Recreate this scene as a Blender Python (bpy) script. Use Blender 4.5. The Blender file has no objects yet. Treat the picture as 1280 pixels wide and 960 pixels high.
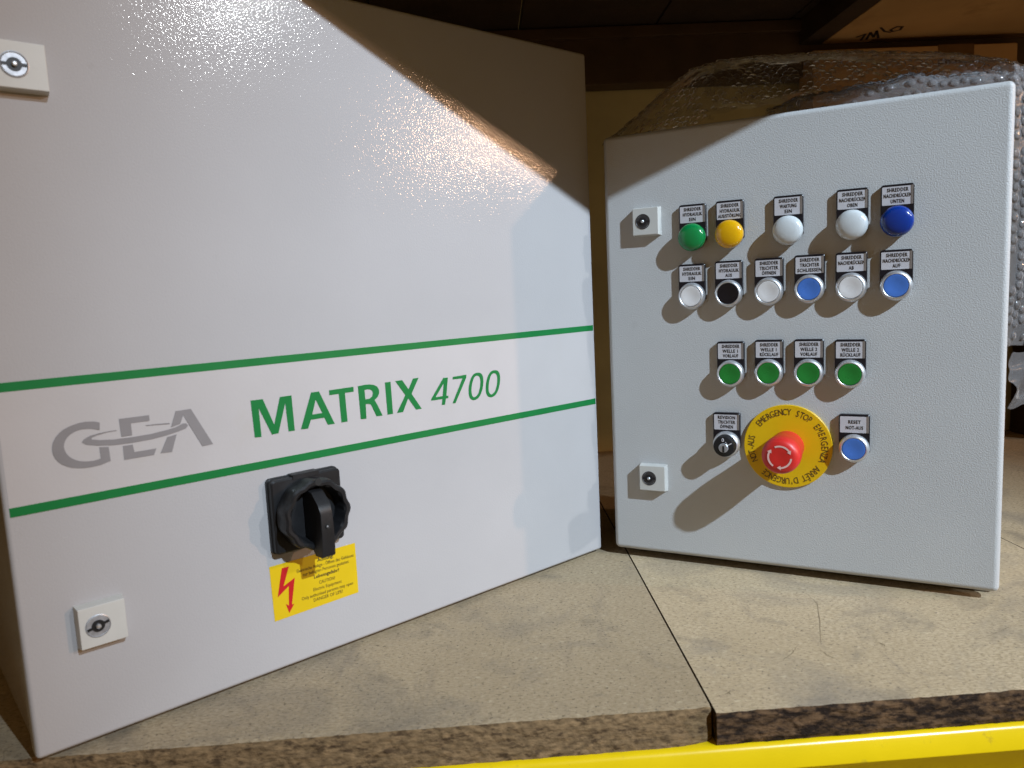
import bpy, bmesh, math, random
from mathutils import Vector, Matrix, noise as mnoise
random.seed(7)

# ------------------------------------------------------------------ scene, camera, light
scene = bpy.context.scene
scene.render.resolution_x, scene.render.resolution_y = 1024, 768
scene.view_settings.view_transform = 'Standard'
scene.view_settings.look = 'None'
scene.view_settings.exposure = 0.0
scene.view_settings.gamma = 1.0

F, PITCH, ROLL, CAM_H = 958.115, 0.12441, -0.04754, 0.33168      # focal length in photo pixels (1280 wide)
_cp, _sp = math.cos(PITCH), math.sin(PITCH)
FWD = Vector((0, _cp, -_sp)); _up0 = Vector((0, _sp, _cp)); _r0 = Vector((1, 0, 0))
RIGHT = _r0*math.cos(ROLL) + _up0*math.sin(ROLL)
UP = -_r0*math.sin(ROLL) + _up0*math.cos(ROLL)
EYE = Vector((0, 0, CAM_H))
cd = bpy.data.cameras.new('camera'); cam = bpy.data.objects.new('camera', cd)
scene.collection.objects.link(cam); scene.camera = cam
cd.sensor_fit = 'HORIZONTAL'; cd.sensor_width = 36.0; cd.lens = F/1280*36
cd.clip_start = 0.02; cd.clip_end = 100
M3 = Matrix((RIGHT, UP, -FWD)).transposed()
cam.matrix_world = Matrix.Translation(EYE) @ M3.to_4x4()
cd.dof.use_dof = True; cd.dof.focus_distance = 0.92; cd.dof.aperture_fstop = 10

world = bpy.data.worlds.new('World'); scene.world = world; world.use_nodes = True
bg = world.node_tree.nodes['Background']
bg.inputs['Color'].default_value = (1.0, 0.62, 0.26, 1); bg.inputs['Strength'].default_value = 0.165

def lamp(name, loc, power, color, radius, aim=None, cone=None):
    ld = bpy.data.lights.new(name, 'SPOT' if aim else 'POINT'); ld.energy = power; ld.color = color; ld.shadow_soft_size = radius
    o = bpy.data.objects.new(name, ld); o.location = loc; scene.collection.objects.link(o)
    if aim:
        ld.spot_size = math.radians(cone); ld.spot_blend = 1.0
        o.rotation_euler = (Vector(aim)-Vector(loc)).to_track_quat('-Z', 'Y').to_euler()
    return o
# a row of lamps along the aisle, parallel to the rack; all three shine in under the upper beam
lamp('aisle_lamp', (2.35, -2.1, 2.77), 1270, (0.665, 0.83, 1.0), 0.032, (0.22, 0.86, 0.25), 22)
lamp('aisle_lamp', (4.75, -1.85, 2.64), 300, (0.95, 0.98, 1.0), 0.05)
lamp('aisle_lamp', (10.6, -1.85, 2.68), 1150, (1.0, 0.58, 0.34), 0.09)

# ------------------------------------------------------------------ geometry of the place (metres)
YAW_L, YAW_R = 0.86142, 1.08632
WL, HL, WR, HR = 0.61139, 0.59146, 0.40, 0.48833
ZL, ZR = 0.004, 0.010
BR_L = Vector((0.10277, 0.92336, 0)); BL_R = Vector((0.11654, 0.90791, 0))
XL = Vector((math.sin(YAW_L), math.cos(YAW_L), 0)); NL = Vector((math.cos(YAW_L), -math.sin(YAW_L), 0))
XR = Vector((math.sin(YAW_R), -math.cos(YAW_R), 0)); NR = Vector((-math.cos(YAW_R), -math.sin(YAW_R), 0))
OL = BR_L - XL*WL                    # bottom left corner of the big door
OR = BL_R
SHELF_YAW = math.radians(1.75)

def ray(x, y): return FWD + RIGHT*((x-640)/F) - UP*((y-480)/F)
def on_face(x, y, O, X, N, off, z0):
    d = ray(x, y); t = ((O + N*off - EYE).dot(N))/d.dot(N); P = EYE + d*t
    return ((P-O).dot(X), P.z - z0)
def fl(x, y, off=0.0): return on_face(x, y, OL, XL, NL, off, ZL)
def fr(x, y, off=0.0): return on_face(x, y, OR, XR, NR, off, ZR)

C = scene.collection
def link(o, parent=None):
    C.objects.link(o)
    if parent: o.parent = parent
    return o
def thing(name, label, cat, loc=(0,0,0), rotz=0, group=None):
    o = bpy.data.objects.new(name, None); o.empty_display_size = 0.05
    o.location = loc; o.rotation_euler = (0, 0, rotz); C.objects.link(o)
    o['label'] = label; o['category'] = cat
    if group: o['group'] = group
    return o
def tag(o, label, cat, group=None):
    o['label'] = label; o['category'] = cat
    if group: o['group'] = group
    return o
def mesh_obj(name, bm, mat, parent=None, smooth=None, wn=False):
    me = bpy.data.meshes.new(name); bmesh.ops.recalc_face_normals(bm, faces=bm.faces[:]); bm.to_mesh(me); bm.free()
    for m in (mat if isinstance(mat, (list, tuple)) else [mat]): me.materials.append(m)
    if smooth is not None:
        for p in me.polygons: p.use_smooth = True
        me.set_sharp_from_angle(angle=math.radians(smooth))
    o = bpy.data.objects.new(name, me); link(o, parent)
    if wn:
        w = o.modifiers.new('weighted', 'WEIGHTED_NORMAL'); w.keep_sharp = True
    return o
def box(bm, x0, x1, y0, y1, z0, z1, bev=0, seg=3):
    r = bmesh.ops.create_cube(bm, size=1.0); vs = r['verts']
    for v in vs:
        v.co = Vector(((x0+x1)/2 + v.co.x*(x1-x0), (y0+y1)/2 + v.co.y*(y1-y0), (z0+z1)/2 + v.co.z*(z1-z0)))
    if bev:
        es = list({e for v in vs for e in v.link_edges})
        bmesh.ops.bevel(bm, geom=es, offset=bev, segments=seg, profile=0.5, affect='EDGES')
    return vs
def lathe(bm, cx, cz, prof, n=40, rfun=None):
    """solid of revolution about the outward (-y) axis; prof = [(r, height)]"""
    rings = []
    for r, h in prof:
        if r < 1e-6: rings.append([bm.verts.new((cx, -h, cz))]); continue
        ring = []
        for i in range(n):
            a = 2*math.pi*i/n; rr = rfun(r, h, a) if rfun else r
            ring.append(bm.verts.new((cx + rr*math.cos(a), -h, cz + rr*math.sin(a))))
        rings.append(ring)
    for A, B in zip(rings, rings[1:]):
        if len(A) == 1 and len(B) == 1: continue
        for i in range(n):
            j = (i+1) % n
            if len(A) == 1: bm.faces.new((A[0], B[i], B[j]))
            elif len(B) == 1: bm.faces.new((A[i], A[j], B[0]))
            else: bm.faces.new((A[i], A[j], B[j], B[i]))
def flat_shape(name, outlines, mat, parent, h0, h1):
    """thin applied film: outlines = list of closed loops (x, z); filled with even-odd, from height h0 to h1"""
    cu = bpy.data.curves.new(name, 'CURVE'); cu.dimensions = '2D'; cu.fill_mode = 'FRONT'; cu.extrude = 0
    for pts in outlines:
        sp = cu.splines.new('POLY'); sp.points.add(len(pts)-1); sp.use_cyclic_u = True
        for q, (x, z) in zip(sp.points, pts): q.co = (x, z, 0, 1)
    return curve_mesh(name, cu, mat, parent, h0, h1)
def curve_mesh(name, cu, mat, parent, h0, h1, pre=None):
    t = bpy.data.objects.new(name+'_tmp', cu); C.objects.link(t)
    dg = bpy.context.evaluated_depsgraph_get(); dg.update()
    me = bpy.data.meshes.new_from_object(t.evaluated_get(dg))
    bpy.data.objects.remove(t); bpy.data.curves.remove(cu)
    if pre: me.transform(pre)
    bm = bmesh.new(); bm.from_mesh(me); bpy.data.meshes.remove(me)
    bmesh.ops.remove_doubles(bm, verts=bm.verts[:], dist=1e-7)
    for v in bm.verts: v.co = Vector((v.co.x, -h1, v.co.y))
    r = bmesh.ops.extrude_face_region(bm, geom=bm.faces[:])
    for g in r['geom']:
        if isinstance(g, bmesh.types.BMVert): g.co.y = -h0
    return mesh_obj(name, bm, mat, parent)
def smooth_loop(pts, sub=4):
    """closed Catmull-Rom through the points"""
    n = len(pts); out = []
    for i in range(n):
        p0, p1, p2, p3 = pts[i-1], pts[i], pts[(i+1) % n], pts[(i+2) % n]
        for k in range(sub):
            t = k/sub
            out.append(tuple(0.5*((2*p1[a]) + (-p0[a]+p2[a])*t + (2*p0[a]-5*p1[a]+4*p2[a]-p3[a])*t*t + (-p0[a]+3*p1[a]-3*p2[a]+p3[a])*t**3) for a in (0, 1)))
    return out
def text_curve(body, size, bold=0.0, align='CENTER', sx=1.0, spacing=1.0, line=1.0, shear=0):
    cu = bpy.data.curves.new('text', 'FONT'); cu.body = body; cu.size = size; cu.align_x = align; cu.align_y = 'CENTER'
    cu.offset = bold*size; cu.space_character = spacing; cu.space_line = line; cu.resolution_u = 2; cu.shear = shear
    cu.fill_mode = 'FRONT'
    return cu
def lettering(name, body, size, x, z, mat, parent, h0, h1, bold=0.02, width=None, height=None, rot=0.0, xs=1.0, **k):
    cu = text_curve(body, size, bold, **k)
    t = bpy.data.objects.new('probe', cu); C.objects.link(t)
    bpy.context.view_layer.update(); d = t.dimensions.copy(); bpy.data.objects.remove(t)
    sx = width/d.x if width else xs; sy = height/d.y if height else 1.0
    m = Matrix.Translation((x, z, 0)) @ Matrix.Rotation(rot, 4, 'Z') @ Matrix.Diagonal((sx, sy, 1, 1))
    return curve_mesh(name, cu, mat, parent, h0, h1, m)

# ------------------------------------------------------------------ materials
def mat(name, col, rough=0.5, metal=0.0, spec=0.5, coat=0.0, var=0.0, var_scale=30, bump=None, mottled=None, stretch=None):
    """bump = (scale, strength, distance, detail); var = tone variation; mottled = (colour, scale, low, high, amount)"""
    m = bpy.data.materials.new(name); m.use_nodes = True; nt = m.node_tree; b = nt.nodes['Principled BSDF']
    b.inputs['Roughness'].default_value = rough; b.inputs['Metallic'].default_value = metal
    b.inputs['Specular IOR Level'].default_value = spec; b.inputs['Coat Weight'].default_value = coat
    b.inputs['Base Color'].default_value = (*col, 1)
    tc = nt.nodes.new('ShaderNodeTexCoord'); out = None
    if stretch:
        mp = nt.nodes.new('ShaderNodeMapping'); mp.inputs['Scale'].default_value = stretch
        nt.links.new(tc.outputs['Object'], mp.inputs['Vector']); tc = mp; tc_out = mp.outputs['Vector']
    else: tc_out = tc.outputs['Object']
    if var:
        n = nt.nodes.new('ShaderNodeTexNoise'); n.inputs['Scale'].default_value = var_scale; n.inputs['Detail'].default_value = 6
        nt.links.new(tc_out, n.inputs['Vector'])
        r = nt.nodes.new('ShaderNodeValToRGB'); e = r.color_ramp.elements
        e[0].position = 0.3; e[1].position = 0.7
        e[0].color = (*[max(0, c*(1-var)) for c in col], 1); e[1].color = (*[min(1, c*(1+var*0.6)) for c in col], 1)
        nt.links.new(n.outputs['Fac'], r.inputs['Fac']); out = r.outputs['Color']
        rr = nt.nodes.new('ShaderNodeMapRange'); rr.inputs['To Min'].default_value = max(0.02, rough*0.85); rr.inputs['To Max'].default_value = min(1, rough*1.15)
        nt.links.new(n.outputs['Fac'], rr.inputs['Value']); nt.links.new(rr.outputs['Result'], b.inputs['Roughness'])
    if mottled:
        c2, sc, lo, hi, amt = mottled
        n2 = nt.nodes.new('ShaderNodeTexNoise'); n2.inputs['Scale'].default_value = sc; n2.inputs['Detail'].default_value = 8; n2.inputs['Roughness'].default_value = 0.65
        nt.links.new(tc_out, n2.inputs['Vector'])
        mr = nt.nodes.new('ShaderNodeMapRange'); mr.inputs['From Min'].default_value = lo; mr.inputs['From Max'].default_value = hi; mr.inputs['To Max'].default_value = amt
        nt.links.new(n2.outputs['Fac'], mr.inputs['Value'])
        mx = nt.nodes.new('ShaderNodeMix'); mx.data_type = 'RGBA'
        nt.links.new(mr.outputs['Result'], mx.inputs['Factor'])
        if out: nt.links.new(out, mx.inputs['A'])
        else: mx.inputs['A'].default_value = (*col, 1)
        mx.inputs['B'].default_value = (*c2, 1); out = mx.outputs['Result']
    if out: nt.links.new(out, b.inputs['Base Color'])
    if bump:
        sc, st, di, de = bump
        n3 = nt.nodes.new('ShaderNodeTexNoise'); n3.inputs['Scale'].default_value = sc; n3.inputs['Detail'].default_value = de
        nt.links.new(tc_out, n3.inputs['Vector'])
        bp = nt.nodes.new('ShaderNodeBump'); bp.inputs['Strength'].default_value = st; bp.inputs['Distance'].default_value = di
        nt.links.new(n3.outputs['Fac'], bp.inputs['Height']); nt.links.new(bp.outputs['Normal'], b.inputs['Normal'])
    return m

M = {}
M['powder_smooth'] = mat('smooth_powder_coat', (0.395, 0.378, 0.375), 0.085, spec=0.16, var=0.04, var_scale=7, bump=(580, 0.135, 0.0010, 1.0),
                         mottled=((0.26, 0.235, 0.21), 50, 0.665, 0.80, 0.4))
def sheet_dish(m, x0, k):
    # thin door sheet drawn in a little towards its hinge-free side: a gentle large-scale dish in the surface
    nt = m.node_tree; N = nt.nodes; K = nt.links
    tc = N.new('ShaderNodeTexCoord'); sp = N.new('ShaderNodeSeparateXYZ'); K.new(tc.outputs['Object'], sp.inputs[0])
    def mth(op, a, b):
        q = N.new('ShaderNodeMath'); q.operation = op; K.new(a, q.inputs[0])
        if isinstance(b, (int, float)): q.inputs[1].default_value = b
        else: K.new(b, q.inputs[1])
        return q.outputs[0]
    d = mth('MAXIMUM', mth('SUBTRACT', sp.outputs['X'], x0), 0.0)
    b = N.new('ShaderNodeBump'); b.inputs['Strength'].default_value = 1.0; b.inputs['Distance'].default_value = 1.0
    K.new(mth('MULTIPLY', mth('MULTIPLY', d, d), k), b.inputs['Height'])
    for n in N:
        if n.type == 'BUMP' and n != b: K.new(b.outputs['Normal'], n.inputs['Normal'])
sheet_dish(M['powder_smooth'], 0.24, 0.135)
M['powder_rough'] = mat('textured_powder_coat', (0.475, 0.475, 0.47), 0.42, spec=0.45, var=0.03, var_scale=9, bump=(780, 0.42, 0.0010, 1.5),
                        mottled=((0.30, 0.28, 0.25), 45, 0.655, 0.78, 0.4))
M['band'] = mat('white_vinyl', (0.44, 0.413, 0.405), 0.38, spec=0.4, var=0.03, var_scale=14, bump=(400, 0.06, 0.001, 1), mottled=((0.42, 0.38, 0.33), 12, 0.58, 0.80, 0.6))
M['green_vinyl'] = mat('green_vinyl', (0.005, 0.155, 0.036), 0.35, spec=0.4, var=0.05, var_scale=40)
M['logo_grey'] = mat('silver_grey_vinyl', (0.22, 0.205, 0.205), 0.38, spec=0.4, var=0.04, var_scale=60)
M['black_plastic'] = mat('black_plastic', (0.010, 0.010, 0.011), 0.46, spec=0.35, var=0.2, var_scale=80, bump=(900, 0.12, 0.0006, 2))
M['plate_black'] = mat('black_label_holder', (0.008, 0.008, 0.012), 0.3, spec=0.45, var=0.15, var_scale=90)
M['paper'] = mat('label_insert_white', (0.52, 0.50, 0.52), 0.45, spec=0.4, var=0.03, var_scale=120)
M['ink'] = mat('black_print', (0.008, 0.008, 0.01), 0.5, spec=0.3, var=0.1)
M['chrome'] = mat('satin_aluminium', (0.70, 0.71, 0.73), 0.42, metal=0.85, var=0.05, var_scale=200)
M['dark_zinc'] = mat('dark_zinc', (0.07, 0.07, 0.075), 0.35, metal=0.5, var=0.25, var_scale=300)
M['lock_metal'] = mat('worn_zinc', (0.46, 0.48, 0.52), 0.38, metal=0.6, var=0.25, var_scale=300)
M['dark_metal'] = mat('dark_recess_metal', (0.02, 0.02, 0.022), 0.4, metal=0.3, var=0.2)
M['lock_plastic'] = mat('light_grey_plastic', (0.52, 0.51, 0.475), 0.42, spec=0.4, var=0.04, var_scale=60, bump=(700, 0.08, 0.0005, 2))
def cap(name, col, rough=0.28): return mat(name, col, rough, spec=0.5, var=0.06, var_scale=60, bump=(300, 0.04, 0.0005, 1))
M['cap_white'] = cap('cap_white', (0.68, 0.66, 0.65)); M['cap_black'] = cap('cap_black', (0.006, 0.006, 0.009))
M['cap_blue'] = cap('cap_blue', (0.06, 0.17, 0.53)); M['cap_green'] = cap('cap_green', (0.015, 0.19, 0.03))
def lens(name, col, sub):
    m = mat(name, col, 0.16, spec=0.55, var=0.05, var_scale=50, coat=0.3)
    b = m.node_tree.nodes['Principled BSDF']; b.inputs['Subsurface Weight'].default_value = 0.15
    b.inputs['Subsurface Radius'].default_value = sub; b.inputs['Subsurface Scale'].default_value = 0.004
    return m
M['lens_green'] = lens('lens_green', (0.003, 0.20, 0.05), (0.1, 1, 0.3)); M['lens_yellow'] = lens('lens_yellow', (0.68, 0.36, 0.004), (1, 0.6, 0.1))
M['lens_white'] = lens('lens_white', (0.56, 0.59, 0.60), (1, 1, 1)); M['lens_blue'] = lens('lens_blue', (0.002, 0.032, 0.24), (0.1, 0.2, 1))
M['red'] = cap('mushroom_red', (0.58, 0.02, 0.016), 0.42); M['red_mark'] = mat('pale_print_on_red', (0.75, 0.48, 0.44), 0.45, var=0.05)
M['estop_yellow'] = mat('yellow_disc', (0.70, 0.43, 0.004), 0.38, spec=0.45, var=0.05, var_scale=30)
M['label_yellow'] = mat('yellow_sticker', (0.62, 0.42, 0.004), 0.42, spec=0.4, var=0.04, var_scale=30)
M['bolt_red'] = mat('red_print', (0.46, 0.004, 0.008), 0.45, var=0.05); M['label_ink'] = mat('brown_black_print', (0.09, 0.055, 0.008), 0.5, var=0.1)
M['beam_yellow'] = mat('yellow_rack_paint', (0.74, 0.52, 0.004), 0.26, spec=0.5, var=0.06, var_scale=20, bump=(60, 0.05, 0.002, 3), mottled=((0.30, 0.19, 0.03), 55, 0.61, 0.74, 0.7))
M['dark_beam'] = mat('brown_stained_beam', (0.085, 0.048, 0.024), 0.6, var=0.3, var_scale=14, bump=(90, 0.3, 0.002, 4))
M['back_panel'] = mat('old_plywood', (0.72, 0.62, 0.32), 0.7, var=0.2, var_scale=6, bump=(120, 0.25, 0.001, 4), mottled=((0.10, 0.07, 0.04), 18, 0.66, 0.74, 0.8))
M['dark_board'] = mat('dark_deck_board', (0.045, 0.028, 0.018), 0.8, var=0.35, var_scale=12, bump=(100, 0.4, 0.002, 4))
M['gasket'] = mat('cabinet_gap_black', (0.012, 0.011, 0.01), 0.8, var=0.2)

def chip_top(g=1.0):
    m = bpy.data.materials.new('chipboard_top'); m.use_nodes = True; nt = m.node_tree; N = nt.nodes; K = nt.links; b = N['Principled BSDF']
    tc = N.new('ShaderNodeTexCoord')
    def noise(scale, detail=4, rough=0.55, vec=None, dist=0.0):
        n = N.new('ShaderNodeTexNoise'); n.inputs['Scale'].default_value = scale; n.inputs['Detail'].default_value = detail
        n.inputs['Roughness'].default_value = rough; n.inputs['Distortion'].default_value = dist
        K.new(vec or tc.outputs['Object'], n.inputs['Vector']); return n.outputs['Fac']
    def rng(v, a, c, lo=0.0, hi=1.0):
        r = N.new('ShaderNodeMapRange'); r.inputs['From Min'].default_value = a; r.inputs['From Max'].default_value = c
        r.inputs['To Min'].default_value = lo; r.inputs['To Max'].default_value = hi; K.new(v, r.inputs['Value']); return r.outputs['Result']
    def mul(a, c):
        q = N.new('ShaderNodeMath'); q.operation = 'MULTIPLY'; K.new(a, q.inputs[0])
        if isinstance(c, float): q.inputs[1].default_value = c
        else: K.new(c, q.inputs[1])
        return q.outputs[0]
    def mix(f, a, c):
        x = N.new('ShaderNodeMix'); x.data_type = 'RGBA'; K.new(f, x.inputs['Factor'])
        for s, v in (('A', a), ('B', c)):
            if isinstance(v, tuple): x.inputs[s].default_value = (*v, 1)
            else: K.new(v, x.inputs[s])
        return x.outputs['Result']
    mp = N.new('ShaderNodeMapping'); mp.inputs['Scale'].default_value = (0.45, 1.0, 1.0); mp.inputs['Rotation'].default_value = (0, 0, 0.15); K.new(tc.outputs['Object'], mp.inputs['Vector'])
    col = mix(rng(noise(3.5, 5), 0.35, 0.65), (0.37, 0.28, 0.175), (0.47, 0.37, 0.245))
    col = mix(rng(noise(520, 3, 0.6, mp.outputs['Vector']), 0.40, 0.66), col, (0.30, 0.225, 0.13))
    col = mix(rng(noise(300, 4, 0.6), 0.575, 0.68, 0, 0.85), col, (0.12, 0.09, 0.056))       # dark chips
    col = mix(rng(noise(230, 3, 0.6, mp.outputs['Vector']), 0.62, 0.70, 0, 0.5), col, (0.56, 0.46, 0.31))   # pale chips
    col = mix(rng(noise(7, 6, 0.6, None, 0.8), 0.49, 0.70, 0, 0.65), col, (0.16, 0.138, 0.112))   # grey smudges
    col = mix(rng(noise(19, 7, 0.65, None, 0.5), 0.55, 0.72, 0, 0.55), col, (0.14, 0.115, 0.085))
    ms = N.new('ShaderNodeMapping'); ms.inputs['Scale'].default_value = (1.0, 0.16, 1.0); ms.inputs['Rotation'].default_value = (0, 0, -0.5); K.new(tc.outputs['Object'], ms.inputs['Vector'])
    col = mix(mul(rng(noise(34, 6, 0.7, ms.outputs['Vector']), 0.56, 0.72, 0, 0.55), rng(noise(5, 2), 0.42, 0.6)), col, (0.15, 0.12, 0.095))   # rub marks
    # fine scratches: thin iso-lines of a stretched noise, broken up by a second one
    ln = noise(9, 2, 0.4, None, 1.2)
    a = N.new('ShaderNodeMath'); a.operation = 'SUBTRACT'; K.new(ln, a.inputs[0]); a.inputs[1].default_value = 0.5
    ab = N.new('ShaderNodeMath'); ab.operation = 'ABSOLUTE'; K.new(a.outputs[0], ab.inputs[0])
    scr = mul(rng(ab.outputs[0], 0.0, 0.003, 0.45, 0.0), rng(noise(6, 2), 0.62, 0.66))
    col = mix(scr, col, (0.07, 0.05, 0.03))
    hs = N.new('ShaderNodeHueSaturation'); hs.inputs['Value'].default_value = g; K.new(col, hs.inputs['Color'])
    K.new(hs.outputs['Color'], b.inputs['Base Color'])
    b.inputs['Roughness'].default_value = 0.72; b.inputs['Specular IOR Level'].default_value = 0.3
    bp = N.new('ShaderNodeBump'); bp.inputs['Strength'].default_value = 0.30; bp.inputs['Distance'].default_value = 0.001
    K.new(noise(420, 5, 0.65), bp.inputs['Height']); K.new(bp.outputs['Normal'], b.inputs['Normal'])
    return m
M['chip_top'] = chip_top(0.95); M['chip_top_pale'] = chip_top(1.2)
M['chip_edge'] = mat('chipboard_raw_edge', (0.20, 0.13, 0.066), 0.9, spec=0.15, var=0.45, var_scale=420, bump=(300, 0.6, 0.003, 6), mottled=((0.05, 0.03, 0.016), 230, 0.50, 0.64, 0.9), stretch=(0.38, 1, 1))
M['chip_edge_dark'] = mat('chipboard_charred_edge', (0.13, 0.075, 0.038), 0.9, spec=0.15, var=0.5, var_scale=200, bump=(280, 0.7, 0.003, 6), mottled=((0.014, 0.009, 0.007), 170, 0.42, 0.58, 0.95), stretch=(0.42, 1, 1))

M['scratch'] = mat('grime_in_scratches', (0.27, 0.205, 0.125), 0.9, spec=0.1, var=0.3, var_scale=300)
def cardboard(name, col):
    m = mat(name, col, 0.8, spec=0.2, var=0.14, var_scale=7, bump=(160, 0.12, 0.001, 4), mottled=((col[0]*0.45, col[1]*0.42, col[2]*0.4), 9, 0.58, 0.75, 0.6))
    return m
M['carton'] = cardboard('cardboard', (0.56, 0.35, 0.16)); M['carton_b'] = cardboard('cardboard_pale', (0.56, 0.35, 0.17))
M['tape'] = mat('brown_tape', (0.16, 0.085, 0.035), 0.3, spec=0.5, var=0.15)
M['marker'] = mat('marker_ink', (0.02, 0.014, 0.01), 0.6, var=0.2)

def film(name, haze, blend, rough):
    m = bpy.data.materials.new(name); m.use_nodes = True; nt = m.node_tree; N = nt.nodes; K = nt.links
    N.remove(N['Principled BSDF']); out = N['Material Output']
    tr = N.new('ShaderNodeBsdfTransparent'); tr.inputs['Color'].default_value = (0.90, 0.90, 0.91, 1)
    gl = N.new('ShaderNodeBsdfGlossy'); gl.inputs['Roughness'].default_value = rough
    df = N.new('ShaderNodeBsdfDiffuse'); df.inputs['Color'].default_value = (0.85, 0.84, 0.85, 1)
    tl = N.new('ShaderNodeBsdfTranslucent'); tl.inputs['Color'].default_value = (0.85, 0.84, 0.85, 1)
    ad = N.new('ShaderNodeMixShader'); K.new(df.outputs[0], ad.inputs[1]); K.new(tl.outputs[0], ad.inputs[2])
    lw = N.new('ShaderNodeLayerWeight'); lw.inputs['Blend'].default_value = blend
    tc = N.new('ShaderNodeTexCoord'); nz = N.new('ShaderNodeTexNoise'); nz.inputs['Scale'].default_value = 160; nz.inputs['Detail'].default_value = 3
    K.new(tc.outputs['Object'], nz.inputs['Vector'])
    bp = N.new('ShaderNodeBump'); bp.inputs['Strength'].default_value = 0.35; bp.inputs['Distance'].default_value = 0.002
    K.new(nz.outputs['Fac'], bp.inputs['Height']); K.new(bp.outputs['Normal'], gl.inputs['Normal'])
    m1 = N.new('ShaderNodeMixShader'); m1.inputs[0].default_value = haze; K.new(tr.outputs[0], m1.inputs[1]); K.new(ad.outputs[0], m1.inputs[2])
    m2 = N.new('ShaderNodeMixShader'); K.new(lw.outputs['Fresnel'], m2.inputs[0]); K.new(m1.outputs[0], m2.inputs[1]); K.new(gl.outputs[0], m2.inputs[2])
    K.new(m2.outputs[0], out.inputs['Surface'])
    return m
M['film_arch'] = film('thin_clear_film', 0.035, 0.06, 0.25); M['bubble_arch'] = film('thin_clear_bubbles', 0.06, 0.175, 0.10)
M['film'] = film('clear_plastic_film', 0.17, 0.14, 0.22); M['bubble'] = film('clear_bubble_plastic', 0.11, 0.33, 0.06)

# ------------------------------------------------------------------ the rack: boards, beams, back
def shelf_frame(name, label, cat, group=None):
    return thing(name, label, cat, (0, 0.5475, 0), SHELF_YAW, group)   # local x along the rack front, y into the shelf
def board(x0, x1, front, edge, label, seed, swell=0.0):
    t = shelf_frame('shelf_board', label, 'board', 'chipboard deck boards of the shelf')
    bm = bmesh.new(); nx = max(2, int((x1-x0)/0.004)); nz = 7; T = 0.0268
    def jit(x, k):
        return mnoise.noise(Vector((x*60, k*2.1, seed)))*0.0008 + mnoise.noise(Vector((x*260, k*3.7, seed+9)))*0.0006
    rows = []
    for k in range(nz+1):
        row = []
        for i in range(nx+1):
            x = x0 + (x1-x0)*i/nx; z = -(T + swell*0.0042*min(1, max(0, x1-x)/0.03)**0.6)*k/nz
            y = front + jit(x, k) + (0.0012 if k in (0, nz) else 0) + 0.020*x - swell*(k/nz)*0.007*min(1, max(0, x1-x)/0.03)**0.6
            zz = z + (mnoise.noise(Vector((x*150, 4.4, seed)))*0.0007 - 0.0004 if k == 0 else 0)
            row.append(bm.verts.new((x, y, zz)))
        rows.append(row)
    back = 1.02
    # a short worn margin behind the edge, then the flat top
    r1 = [bm.verts.new((v.co.x, front+0.020*v.co.x+0.006+jit(v.co.x, 11)*1.5, 0)) for v in rows[0]]
    tb = [bm.verts.new((v.co.x, back, 0)) for v in rows[0]]
    bb = [bm.verts.new((v.co.x, back, -T)) for v in rows[0]]
    def strip(A, B, mi):
        for i in range(nx):
            f = bm.faces.new((A[i], A[i+1], B[i+1], B[i])); f.material_index = mi
    for A, B in zip(rows, rows[1:]): strip(A, B, 1)
    strip(r1, rows[0], 0); strip(tb, r1, 0); strip(bb, tb, 1); strip(rows[-1], bb, 1)
    for i in (0, nx):
        f = bm.faces.new([r[i] for r in rows] + [bb[i], tb[i], r1[i]]); f.material_index = 1
    o = mesh_obj('panel', bm, [M['chip_top' if edge == 'chip_edge' else 'chip_top_pale'], M[edge]], t)
    return t
SEAM = 0.1445
def marks(parent, lines):
    cs_, sn_ = math.cos(SHELF_YAW), math.sin(SHELF_YAW)
    for pl, w in lines:
        pts = []; bm = bmesh.new()
        for x, y in pl:
            d = ray(x, y); P = EYE + d*(-EYE.z/d.z) - Vector((0, 0.5475, 0)); pts.append((P.x*cs_ + P.y*sn_, -P.x*sn_ + P.y*cs_))
        L_, R_ = [], []
        fine = []
        for p, q in zip(pts, pts[1:]):
            for k in range(6): fine.append((p[0]+(q[0]-p[0])*k/6 + random.gauss(0, 0.00025), p[1]+(q[1]-p[1])*k/6 + random.gauss(0, 0.00025)))
        fine.append(pts[-1]); n = len(fine)
        for i, (x, y) in enumerate(fine):
            a, b = fine[max(0, i-1)], fine[min(n-1, i+1)]; d = Vector((b[0]-a[0], b[1]-a[1])); d = Vector((-d.y, d.x)).normalized()
            ww_ = 0.6*w*(0.25+0.75*math.sin(math.pi*i/(n-1)))*random.uniform(0.5, 1.1)/2
            L_.append(bm.verts.new((x+d.x*ww_, y+d.y*ww_, 0.0002))); R_.append(bm.verts.new((x-d.x*ww_, y-d.y*ww_, 0.0002)))
        for i in range(n-1): bm.faces.new((L_[i], L_[i+1], R_[i+1], R_[i]))
        mesh_obj('scratch', bm, M['scratch'], parent)
board(SEAM-1.3, SEAM-0.6205, 0.004, 'chip_edge', 'tan chipboard shelf board running off behind the left side of the big cabinet', 1.0)
board(SEAM-0.62, SEAM-0.0009, 0.0064, 'chip_edge', 'tan smudged chipboard shelf board under the big cabinet with the green stripes', 2.0, 1.0)
pale = board(SEAM+0.0009, SEAM+0.4555, -0.0024, 'chip_edge_dark', 'speckled chipboard shelf board with blackened front edge under the control cabinet', 3.0)
board(SEAM+0.4567, SEAM+0.93, -0.001, 'chip_edge_dark', 'chipboard shelf board past the narrow seam, beside the control cabinet\'s right edge', 4.0)

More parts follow.
